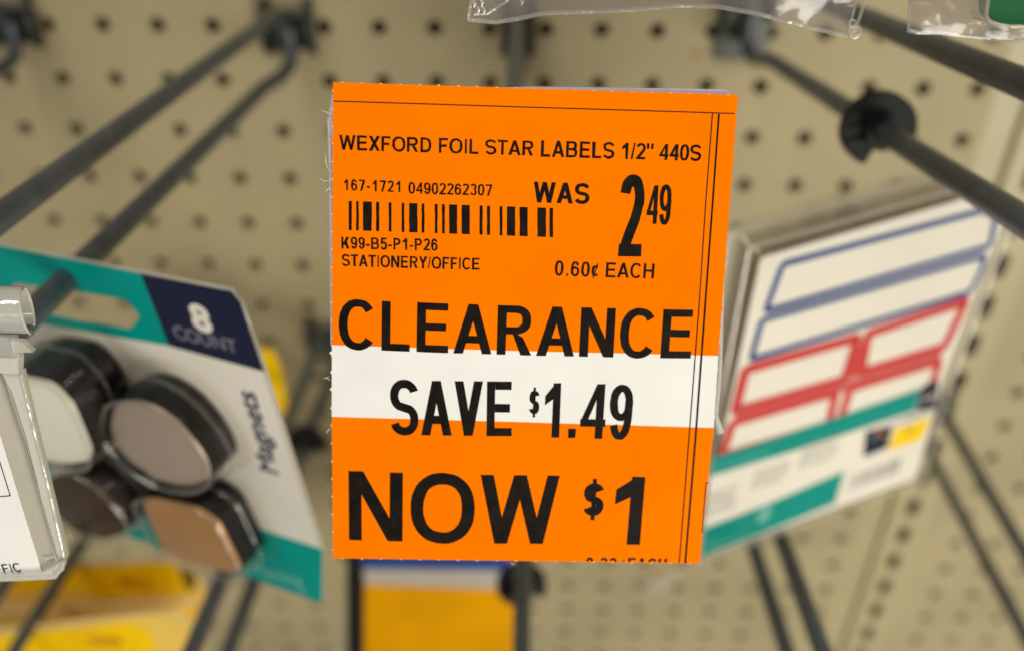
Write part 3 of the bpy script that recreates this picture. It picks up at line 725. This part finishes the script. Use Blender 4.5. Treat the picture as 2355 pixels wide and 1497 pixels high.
builtin_text(MF, '8', MF.fp(446, 752), MF.fp(493, 766), CPX(MF, (436, 694), (456, 754)), M['printpale'], 'lettering', mc, .004, bold=.05)
builtin_text(MF, 'COUNT', MF.fp(405, 776), MF.fp(550, 812), CPX(MF, (405, 742), (412, 772)), M['countgrey'], 'lettering', mc, .004, bold=.02)
builtin_text(MF, 'Magnets', MF.fp(641, 1090), MF.fp(586, 904), CPX(MF, (592, 1060), (636, 1072)), M['navyprint'], 'lettering', mc, .004, heavy=.007)
builtin_text(MF, '& Planning', MF.fp(562, 1312), MF.fp(701, 1352), CPX(MF, (640, 1298), (648, 1332)), M['tealpale'], 'lettering', mc, .004, bold=.012)
def magnet(poly_px, hgt, face, name_label=None, r=.10, grow=.05):
    """thick magnet standing off the card: coloured face, black side, clear blister over it"""
    face_uv = poly_px(hgt) if callable(poly_px) else round_poly(pxs(MF, poly_px, hgt), r, 6)
    mb = MB(); n = len(face_uv); c = np.mean(np.array(face_uv), 0)
    sc_ = lambda k: [tuple(c+(np.array(q)-c)*k) for q in face_uv]
    levels = [(1.10, .02), (1.10, hgt*.55), (1.08, hgt*.72), (1.03, hgt-.03)]
    rings = [[MF.pt(*q, h) for q in sc_(k)] for k, h in levels]
    vs = [q for R in rings for q in R]; fs = []
    for i in range(len(levels)-1):
        for k in range(n): fs.append((i*n+k, i*n+(k+1) % n, (i+1)*n+(k+1) % n, (i+1)*n+k))
    mb.add(vs, fs, M['magside']); body = mb.build('magnet', mc, True)
    mb = MB()
    rings = [[MF.pt(*q, h) for q in sc_(k)] for k, h in ((1.028, hgt-.03), (1.0, hgt-.006), (.96, hgt))]
    vs = [q for R in rings for q in R]; fs = [(i*n+k, i*n+(k+1) % n, (i+1)*n+(k+1) % n, (i+1)*n+k) for i in range(2) for k in range(n)]+[tuple(range(2*n, 3*n))]
    mb.add(vs, fs, face); sub(body, mb, 'magnet_face', True)
    mb = MB(); rings = [[MF.pt(*q, h) for q in sc_(k)] for k, h in ((1.42, .012), (1.30, .03), (1.25, hgt*.5), (1.20, hgt*.85), (1.12, hgt+.05), (.98, hgt+.07))]
    L = len(rings); vs = [q for R in rings for q in R]; fs = [(i*n+k, i*n+(k+1) % n, (i+1)*n+(k+1) % n, (i+1)*n+k) for i in range(L-1) for k in range(n)]+[tuple(range((L-1)*n, L*n))]
    mb.add(vs, fs, M['blister']); dome = mb.build('blister_dome', mc, True)
    mb = MB(); mb.tube([q+MF.n*.004 for q in rings[4]], .020, M['glint'], 8, closed=True); mb.tube(rings[2], .014, M['glint'], 8, closed=True)  # gloss tubes added along the dome edges to give line glints
    sub(dome, mb, 'glint_rim', True)
magnet([(40, 868), (120, 885), (165, 935), (207, 1040), (196, 1062), (150, 1066), (60, 1050), (-60, 1010), (-80, 900)], .62, M['magwhite'], r=.12)
magnet([(262, 930), (330, 925), (400, 965), (462, 1040), (484, 1095), (440, 1118), (370, 1108), (295, 1060), (252, 1000)], .40, M['magpink'], r=.2)
magnet([(105, 1110), (165, 1085), (235, 1125), (288, 1190), (290, 1222), (240, 1240), (170, 1222), (125, 1180)], .48, M['magblack'], r=.2)
magnet([(326, 1158), (348, 1148), (455, 1172), (498, 1200), (552, 1308), (530, 1318), (420, 1290), (372, 1262)], .42, M['magtan'], r=.10)

# ================================================================ pack of self-adhesive labels
hd = vp_dir(6825, -228); vd = vp_dir(1010, 4300); vd = vd-hd*(vd@hd)
LF = Frame(onX(2065, 330, 5.5), hd, np.cross(hd, vd))
if LF.u@CR < 0: LF.u = -LF.u
if LF.v[2] > 0: LF.v = -LF.v
lp = empty('label_pack', LF.pt(*LF.fp(1860, 1200)), 'pack of white stickers with blue and red frames in a clear shell', 'label pack')
face = [(1750, 594), (2240, 452), (2312, 508), (2172, 868), (2106, 1100), (1860, 1190), (1616, 1280), (1660, 1010)]
mb = MB(); fuv = round_poly(pxs(LF, face), .04); slab(mb, LF, fuv, -.02, 0, M['labelwhite']); lsheet = mb.build('label_sheet', lp)
def sticker(corners, wd, m, rad=.06, k=[0]):
    mb = MB(); k[0] += 1
    o_ = round_poly(pxs(LF, corners), rad, 5); d = wd*1.5/FPX*9.6
    ringband(mb, LF, inset(o_, -d/2), inset(o_, d/2), m, .003+.0008*(k[0] % 4)); mb.build('printed_sticker', lp)
sticker([(1800, 608), (2262, 484), (2290, 500), (2276, 566), (1760, 716)], 12, M['blue'])
sticker([(1752, 736), (2264, 588), (2258, 620), (2231, 672), (1727, 826)], 12, M['blue'])
sticker([(1714, 850), (1972, 776), (1942, 872), (1690, 945)], 21, M['red'])
sticker([(1996, 768), (2222, 692), (2172, 797), (1980, 856)], 21, M['red'])
sticker([(1684, 972), (1922, 902), (1905, 975), (1660, 1048)], 19, M['red'])
sticker([(1956, 893), (2160, 830), (2140, 895), (1930, 968)], 19, M['red'])
mb = MB(); flat(mb, LF, pxs(LF, [(1640, 1050), (1790, 1003), (2118, 892), (2103, 943), (1830, 1034), (1632, 1094)]), M['teal'], .008)
flat(mb, LF, pxs(LF, [(1618, 1214), (1765, 1157), (1942, 1081), (1918, 1156), (1760, 1222), (1612, 1279)]), M['teal'], .008)
mb.build('teal_band', lp)
mb = MB(); flat(mb, LF, pxs(LF, [(1975, 792), (1996, 785), (1976, 862), (1950, 872)]), M['red'], .0022)
flat(mb, LF, pxs(LF, [(1694, 950), (1950, 874), (2172, 800), (2156, 834), (1945, 900), (1686, 970)]), M['rosered'], .0018); mb.build('printed_gap', lp)
mb = MB(); flat(mb, LF, pxs(LF, [(1632, 1094), (1830, 1034), (2103, 943), (2152, 930), (2100, 1100), (1918, 1160), (1942, 1081), (1765, 1157), (1618, 1214)]), M['labelwhite'], .006)
mb.build('white_panel', lp)
mb = MB(); flat(mb, LF, round_poly(pxs(LF, [(2122, 886), (2158, 872), (2150, 938), (2106, 944)]), .03), M['navy'], .010)
flat(mb, LF, round_poly(pxs(LF, [(1990, 990), (2052, 976), (2040, 1028), (1984, 1050)]), .05), M['navy'], .010)
flat(mb, LF, pxs(LF, [(2058, 985), (2142, 957), (2118, 1010), (2040, 1036)]), M['lemon'], .009)
for q, mm in ((circle(LF.fp(2016, 992), .05, .03, 10), 'red'), (circle(LF.fp(2030, 1000), .04, .03, 10), 'yellowdeep'), (circle(LF.fp(2008, 1004), .04, .025, 10), 'tealpale'), (circle(LF.fp(2092, 988), .07, .05, 12), 'yellowdeep')): flat(mb, LF, q, M[mm], .0115)
mb.build('colour_patch', lp)
mb = MB()
for k in range(20):
    t = k/19; x, y = 1958+112*t, 1092-42*t; wd = random.choice((1.2, 2.2, 3.2))
    flat(mb, LF, pxs(LF, [(x, y), (x+wd, y-.4), (x+wd-11, y+36), (x-11, y+37)]), M['countgrey'], .009)
mb.build('barcode', lp)
mb = MB()
for x0, y0, x1, y1, nl in ((1848, 1024, 1938, 996, 5), (1735, 1084, 1828, 1054, 4), (1628, 1136, 1706, 1110, 5)):
    for k in range(nl):
        dx, dy = -3*k, 12*k; f = random.uniform(.8, 1); hq = 4
        for s_ in range(6):
            ta, tb = s_/6*f, (s_+random.uniform(.6, .9))/6*f
            flat(mb, LF, pxs(LF, [(x0+(x1-x0)*a+dx, y0+(y1-y0)*a+dy+b) for a, b in ((ta, 0), (tb, 0), (tb, hq), (ta, hq))]), M['printgrey'], .009)
mb.build('fine_print', lp)
builtin_text(LF, 'LABELS', LF.fp(2050, 978), LF.fp(2138, 950), .10, M['navyprint'], 'lettering', lp, .010)
builtin_text(LF, '45', LF.fp(2118, 924), LF.fp(2146, 914), .10, M['printpale'], 'lettering', lp, .013)
builtin_text(LF, 'ETIQUETAS', LF.fp(1648, 1079), LF.fp(1765, 1042), .07, M['tealpale'], 'lettering', lp, .010)
builtin_text(LF, 'PERMANENT', LF.fp(1630, 1262), LF.fp(1720, 1228), .075, M['tealpale'], 'lettering', lp, .010)
mb = MB(); flat(mb, LF, circle(LF.fp(1757, 1180), .10, .15, 24), M['tealpale'], .010); mb.build('round_seal', lp)
# clear shell around it
def shellpx(dx, dy): return [(1705+dx, 545+dy), (2190+dx, 395+dy), (2350+dx, 480+dy), (2200+dx, 868+dy), (2122+dx, 1108+dy), (1610+dx, 1296+dy), (1620, 1180)]
mb = MB(); bk = round_poly(pxs(LF, [(1722, 570), (2236, 425), (2330, 500), (2190, 868), (2118, 1106), (1606, 1292), (1640, 1010)], .02), .05)
rim(mb, LF, bk, .03, -.34, M['shell']); flat(mb, LF, bk, M['wrap'], .03)
mb.build('clear_shell', lp)
mb = MB()
for h_, r_ in ((.03, .016), (-.34, .012)):
    pp = [LF.pt(*q, h_) for q in bk]; mb.tube(pp, r_, M['shelledge'], 8, closed=True)
mb.tube([LF.pt(*LF.fp(1704, 540), .0), LF.pt(*LF.fp(1718, 560), .01), LF.pt(*LF.fp(1742, 578), .02)], .022, M['shelledge'], 8)
mb.build('shell_edge', lp, True)
for k in range(1):       # more packs of the same kind stacked behind the front one
    h0 = -.38-.30*k
    mb = MB(); bk2 = round_poly(pxs(LF, [(1722+3*k, 572), (2236, 427), (2330, 500), (2190, 868), (2118, 1106), (1606, 1292), (1640, 1010)], .02), .05)
    slab(mb, LF, inset(bk2, .03), h0-.05, h0-.02, M['stackcard']); rim(mb, LF, bk2, h0, h0-.19, M['shell'])
    o_ = mb.build('stacked_pack', lp)
    mb = MB(); mb.tube([LF.pt(*q, h0-.02) for q in bk2], .012, M['shelledge'], 6, closed=True); sub(o_, mb, 'pack_edge', True)

# ================================================================ yellow packs at the bottom left
def yellow_pack(w0, yaw, y_px, label, outline, band, oval, pale, extra=None, top=None, hole=None):
    F = Frame(onX(100, y_px, -6.6) if w0 is None else P(-5.5, 8, w0), (1, yaw, .06), (-.0-yaw*-1, -1, .0))
    e = empty('yellow_pack', F.pt(*F.fp(*outline[0])), label, 'hanging pack', 'yellow packs on the bottom left hook')
    mb = MB(); slab(mb, F, round_poly(pxs(F, outline), .12), -.03, 0, M['yellowpale']); card = mb.build('pale_card', e)
    mb = MB(); flat(mb, F, round_poly(pxs(F, band), .06), M['yellow'], .008); mb.build('yellow_band', e)
    mb = MB(); c = F.fp(*oval[:2]); rx = abs(F.fp(oval[0]+oval[2], oval[1])[0]-c[0]); ry = abs(F.fp(oval[0], oval[1]+oval[3])[1]-c[1])
    o_ = circle(c, rx, ry, 36); ringband(mb, F, o_, inset(o_, rx*.05), M['yellowdeep'], .012)
    flat(mb, F, circle(c, rx*.62, ry*.42, 28), M['yellowdeep'], .011)
    for k in range(9):
        a = random.uniform(-.5, .5)*rx; b = random.uniform(-.22, .22)*ry
        flat(mb, F, circle((c[0]+a, c[1]+b), rx*.05, ry*.10, 8), M['olive'], .013+.0005*k)
    mb.build('oval_emblem', e)
    if extra:
        mb = MB(); flat(mb, F, round_poly(pxs(F, extra), .04), M['olive'], .009); mb.build('dark_corner', e)
    mb = MB(); mb.tube([F.pt(*q, .012) for q in round_poly(pxs(F, outline), .12)], .022, M['shelledge'], 8, closed=True)
    mb.build('clear_sleeve', e)
    return e
yellow_pack(5.2, -.10, 1330, 'yellow pack with oval emblem, the farther one just below the clear holder',
            [(-60, 1312), (200, 1292), (400, 1286), (458, 1312), (476, 1370), (470, 1560), (-60, 1580)],
            [(-40, 1326), (140, 1306), (400, 1294), (432, 1362), (228, 1374), (180, 1356), (-40, 1366)], (308, 1338, 74, 30), None,
            extra=[(412, 1300), (450, 1312), (452, 1350), (436, 1358), (424, 1345)])
yellow_pack(6.9, -.10, 1470, 'yellow pack with oval emblem, the nearer one cut off by the bottom edge',
            [(-60, 1452), (60, 1440), (310, 1410), (420, 1405), (450, 1440), (420, 1620), (-60, 1640)],
            [(-40, 1466), (180, 1444), (300, 1430), (350, 1456), (358, 1496), (160, 1520), (-40, 1530)], (243, 1472, 70, 29), None)
def middle_pack():
    F = Frame(P(-5.5, 8, 6.05), (1, -.1, .06), (-.1, -1, 0))
    e = empty('yellow_pack', F.pt(*F.fp(200, 1500)), 'pale yellow pack edge between the two packs with oval emblems', 'hanging pack', 'yellow packs on the bottom left hook')
    ol = round_poly(pxs(F, [(-60, 1402), (150, 1394), (330, 1384), (440, 1380), (468, 1410), (440, 1580), (-60, 1600)]), .12)
    mb = MB(); slab(mb, F, ol, -.03, 0, M['yellowpale']); mb.build('pale_card', e)
    mb = MB(); flat(mb, F, round_poly(pxs(F, [(395, 1392), (448, 1396), (450, 1470), (410, 1450)]), .05), M['yellow'], .008); mb.build('yellow_band', e)
    mb = MB(); mb.tube([F.pt(*q, .012) for q in ol], .022, M['shelledge'], 8, closed=True); mb.build('clear_sleeve', e)
middle_pack()
def plain_pack():
    F = Frame(P(-3, 7, 2.6), (1, 0, 0), (0, -1, 0))
    e = empty('yellow_pack', F.pt(*F.fp(600, 980)), 'yellow pack showing as a sliver right of the magnet card', 'hanging pack')
    mb = MB(); slab(mb, F, round_poly(pxs(F, [(470, 800), (625, 805), (648, 850), (664, 975), (560, 1010), (470, 1000)]), .1), -.05, 0, M['yellow']); mb.build('printed_card', e)
plain_pack()
# amber card under the tag
AF = Frame(P(.3, 7.5, 5.4), (1, 0, 0), (0, -1, .05))
ac = empty('amber_card', AF.pt(*AF.fp(1000, 1560)), 'amber hanging card with blue and white top below the orange tag', 'hanging pack')
mb = MB(); slab(mb, AF, pxs(AF, [(838, 1344), (1190, 1356), (1190, 1640), (838, 1640)]), -.06, 0, M['amber']); mb.build('amber_panel', ac)
mb = MB(); slab(mb, AF, pxs(AF, [(838, 1308), (1176, 1312), (1186, 1355), (838, 1343)]), -.06, 0, M['greystripe']); mb.build('white_stripe', ac)
mb = MB(); slab(mb, AF, pxs(AF, [(826, 1240), (1168, 1240), (1176, 1311), (826, 1307)]), -.06, 0, M['bluestrip']); mb.build('blue_header', ac)
mb = MB(); slab(mb, AF, pxs(AF, [(797, 1240), (825, 1240), (837, 1345), (837, 1640), (797, 1640)]), -.06, 0, M['blackcard']); mb.build('black_border', ac)
builtin_text(AF, 'Refill pack', AF.fp(1020, 1408), AF.fp(1112, 1410), .10, M['yellowdeep'], 'lettering', ac, .006)

# ================================================================ clear bags hanging in at the top
def bag(name, label, depth_w, bottom, top_y, xl_top, xr_top, seed, amp=.10, nx=70, ny=16, group=None):
    F = Frame(P(2.5, -3.0, depth_w), (1, 0, 0), (0, -1, .22))
    e = empty(name, F.pt(*F.fp(*bottom[len(bottom)//2])), label, 'plastic bag', group)
    bx = np.array([q[0] for q in bottom]); by = np.array([q[1] for q in bottom])
    for side, nm in ((1, 'front_film'), (-1, 'back_film')):
        mb = MB(); vs = []
        for j in range(ny+1):
            t = j/ny
            for i in range(nx+1):
                s_ = i/nx; xb = bx[0]+(bx[-1]-bx[0])*s_; yb = np.interp(xb, bx, by)
                xt = xl_top+(xr_top-xl_top)*s_; x = xb+(xt-xb)*t; y = yb+(top_y-yb)*t
                u, v = F.fp(x, y)
                puff = math.sin(math.pi*s_)**.5*min(1, t*1.6)
                q = Vector((u*1.7+seed, v*2.4, side*3.1))
                nz = noise.fractal(q, 1.0, 2.0, 4)*amp*(.25+puff)+abs(noise.noise(Vector((u*4+v*3+seed, v*1.2, 7))))*amp*.9*puff
                vs.append(F.pt(u, v, side*(.02+.22*puff)+nz))
        fs = [(j*(nx+1)+i, j*(nx+1)+i+1, (j+1)*(nx+1)+i+1, (j+1)*(nx+1)+i) for j in range(ny) for i in range(nx)]
        mb.add(vs, fs, M['bag']); mb.build(nm, e, True)
    mb = MB(); mb.tube([F.pt(*F.fp(*q), 0) for q in bottom], .014, M['bagedge'], 8)
    mb.build('bottom_weld', e, True)
    return e, F
e, F = bag('clear_bag', 'clear crinkled plastic bag with welded corners at the top centre', 10.6,
           [(1077, 46), (1140, 52), (1190, 44), (1250, 31), (1350, 28), (1450, 24), (1560, 14), (1650, 16), (1730, 30), (1810, 50), (1880, 68), (1950, 84)], -210, 1100, 2030, 3.1)
mb = MB(); mb.box(P(2.5, -8.2, 10.7), (1.15, 0, 0), (0, .30, 0), (0, 0, 4.5), M['blackcard']); mb.build('unseen_shade_block', e)  # dark block above the view, added to shade the board behind
mb = MB()
mb.tube([F.pt(*F.fp(*q), .02) for q in ((1952, 84), (1964, 70), (1978, 30), (1996, -30))], .012, M['bagedge'], 8)
mb.tube([F.pt(*F.fp(*q), .03) for q in ((1948, 60), (1958, 30), (1968, -20))], .009, M['bagedge'], 8)
ring_c = F.fp(1962, 74); mb.tube([F.pt(*q, .03) for q in circle(ring_c, .035, .035, 16)], .010, M['bagedge'], 8, closed=True)
ring_c = F.fp(1956, 54); mb.tube([F.pt(*q, .03) for q in circle(ring_c, .022, .022, 12)], .008, M['bagedge'], 8, closed=True)
mb.build('corner_weld', e, True); mb = MB()
mb.tube([F.pt(*F.fp(*q), .02) for q in ((1077, 47), (1081, 20), (1088, -20))], .010, M['bagedge'], 8)
mb.tube([F.pt(*F.fp(*q), .03) for q in ((1090, 34), (1120, 33), (1160, 8), (1190, -20))], .007, M['bagedge'], 8)
mb.build('corner_weld', e, True)
mb = MB()
for x, y in ((1092, 8), (1101, 22), (1109, 6), (1114, 24), (1200, 3)):
    mb.tube([F.pt(*F.fp(x+a, y+b), .05) for a, b in ((-3, -9), (1, 0), (-1, 9))], [.006, .013, .005], M['bagedge'], 8)
mb.build('film_crease', e, True)
e2, F2 = bag('clear_bag', 'hazy clear plastic bag with a green piece inside, top right corner', 10.0,
             [(2087, 70), (2110, 76), (2160, 77), (2240, 86), (2320, 92), (2480, 100)], -160, 2098, 2500, 11.7, amp=.07)
mb = MB(); mb.box(P(5.6, -8.4, 10.2), (1.2, 0, 0), (0, .30, 0), (0, 0, 4.5), M['blackcard']); mb.build('unseen_shade_block', e2)  # second unseen block, added to keep light off the upper board
mb = MB(); mb.tube([F2.pt(*F2.fp(*q), .02) for q in ((2087, 70), (2088, 30), (2098, -30))], .012, M['bagedge'], 8); mb.build('side_weld', e2, True)
GF = Frame(P(5.3, -3.3, 10.6), (1, 0, 0), (0, -1, .2))
gp = empty('green_piece', GF.pt(*GF.fp(2330, 40)), 'small green piece in a clear moulded tray in the top right corner', 'packaged part')
mb = MB(); slab(mb, GF, superellipse(GF.fp(2350, -6), abs(GF.fp(2300, 0)[0]-GF.fp(2380, 0)[0]), .16, 3), -.1, .04, M['green']); mb.build('green_body', gp)
mb = MB(); tr_ = round_poly(pxs(GF, [(2262, -60), (2250, 44), (2290, 58), (2420, 64), (2420, -60)]), .05)
rim(mb, GF, tr_, -.12, .10, M['ring']); flat(mb, GF, tr_, M['blister'], .10); mb.tube([GF.pt(*q, .10) for q in tr_], .012, M['bagedge'], 8, closed=True); mb.build('clear_tray', gp)

# a curl of clear tape on the pegboard, and a small rust stain
KF = Frame(P(4.9, 14.4, .3), (1, 0, 0), (0, -1, 0))
mb = MB(); vs = []
for i in range(13):
    t = i/12; x, y = 1478+80*t, 1345-34*t
    for s_ in (0, 1): vs.append(KF.pt(*KF.fp(x-8*s_*(1-t), y+s_*(14+6*math.sin(t*3))), .12*math.sin(t*math.pi)+.05*s_))
mb.add(vs, [(2*i, 2*i+2, 2*i+3, 2*i+1) for i in range(12)], M['bagedge'])
o = mb.build('tape_curl', origin=KF.O); o['label'] = 'short curl of clear tape on the pegboard under the orange tag'; o['category'] = 'tape'
mb = MB(); fr = Frame(P(4.7, .47, .004), (1, 0, 0), (0, -1, 0)); stain = mat('rust_stain', (0.42, 0.28, 0.13), .7)
flat(mb, fr, superellipse(fr.fp(1600, 126), .12, .10, 3), stain)
o = mb.build('paint_fleck', origin=fr.O); o['label'] = 'small rust coloured fleck on the pegboard above the orange tag'; o['category'] = 'stain'
for o in bpy.data.objects:
    if '_o' in o: del o['_o']
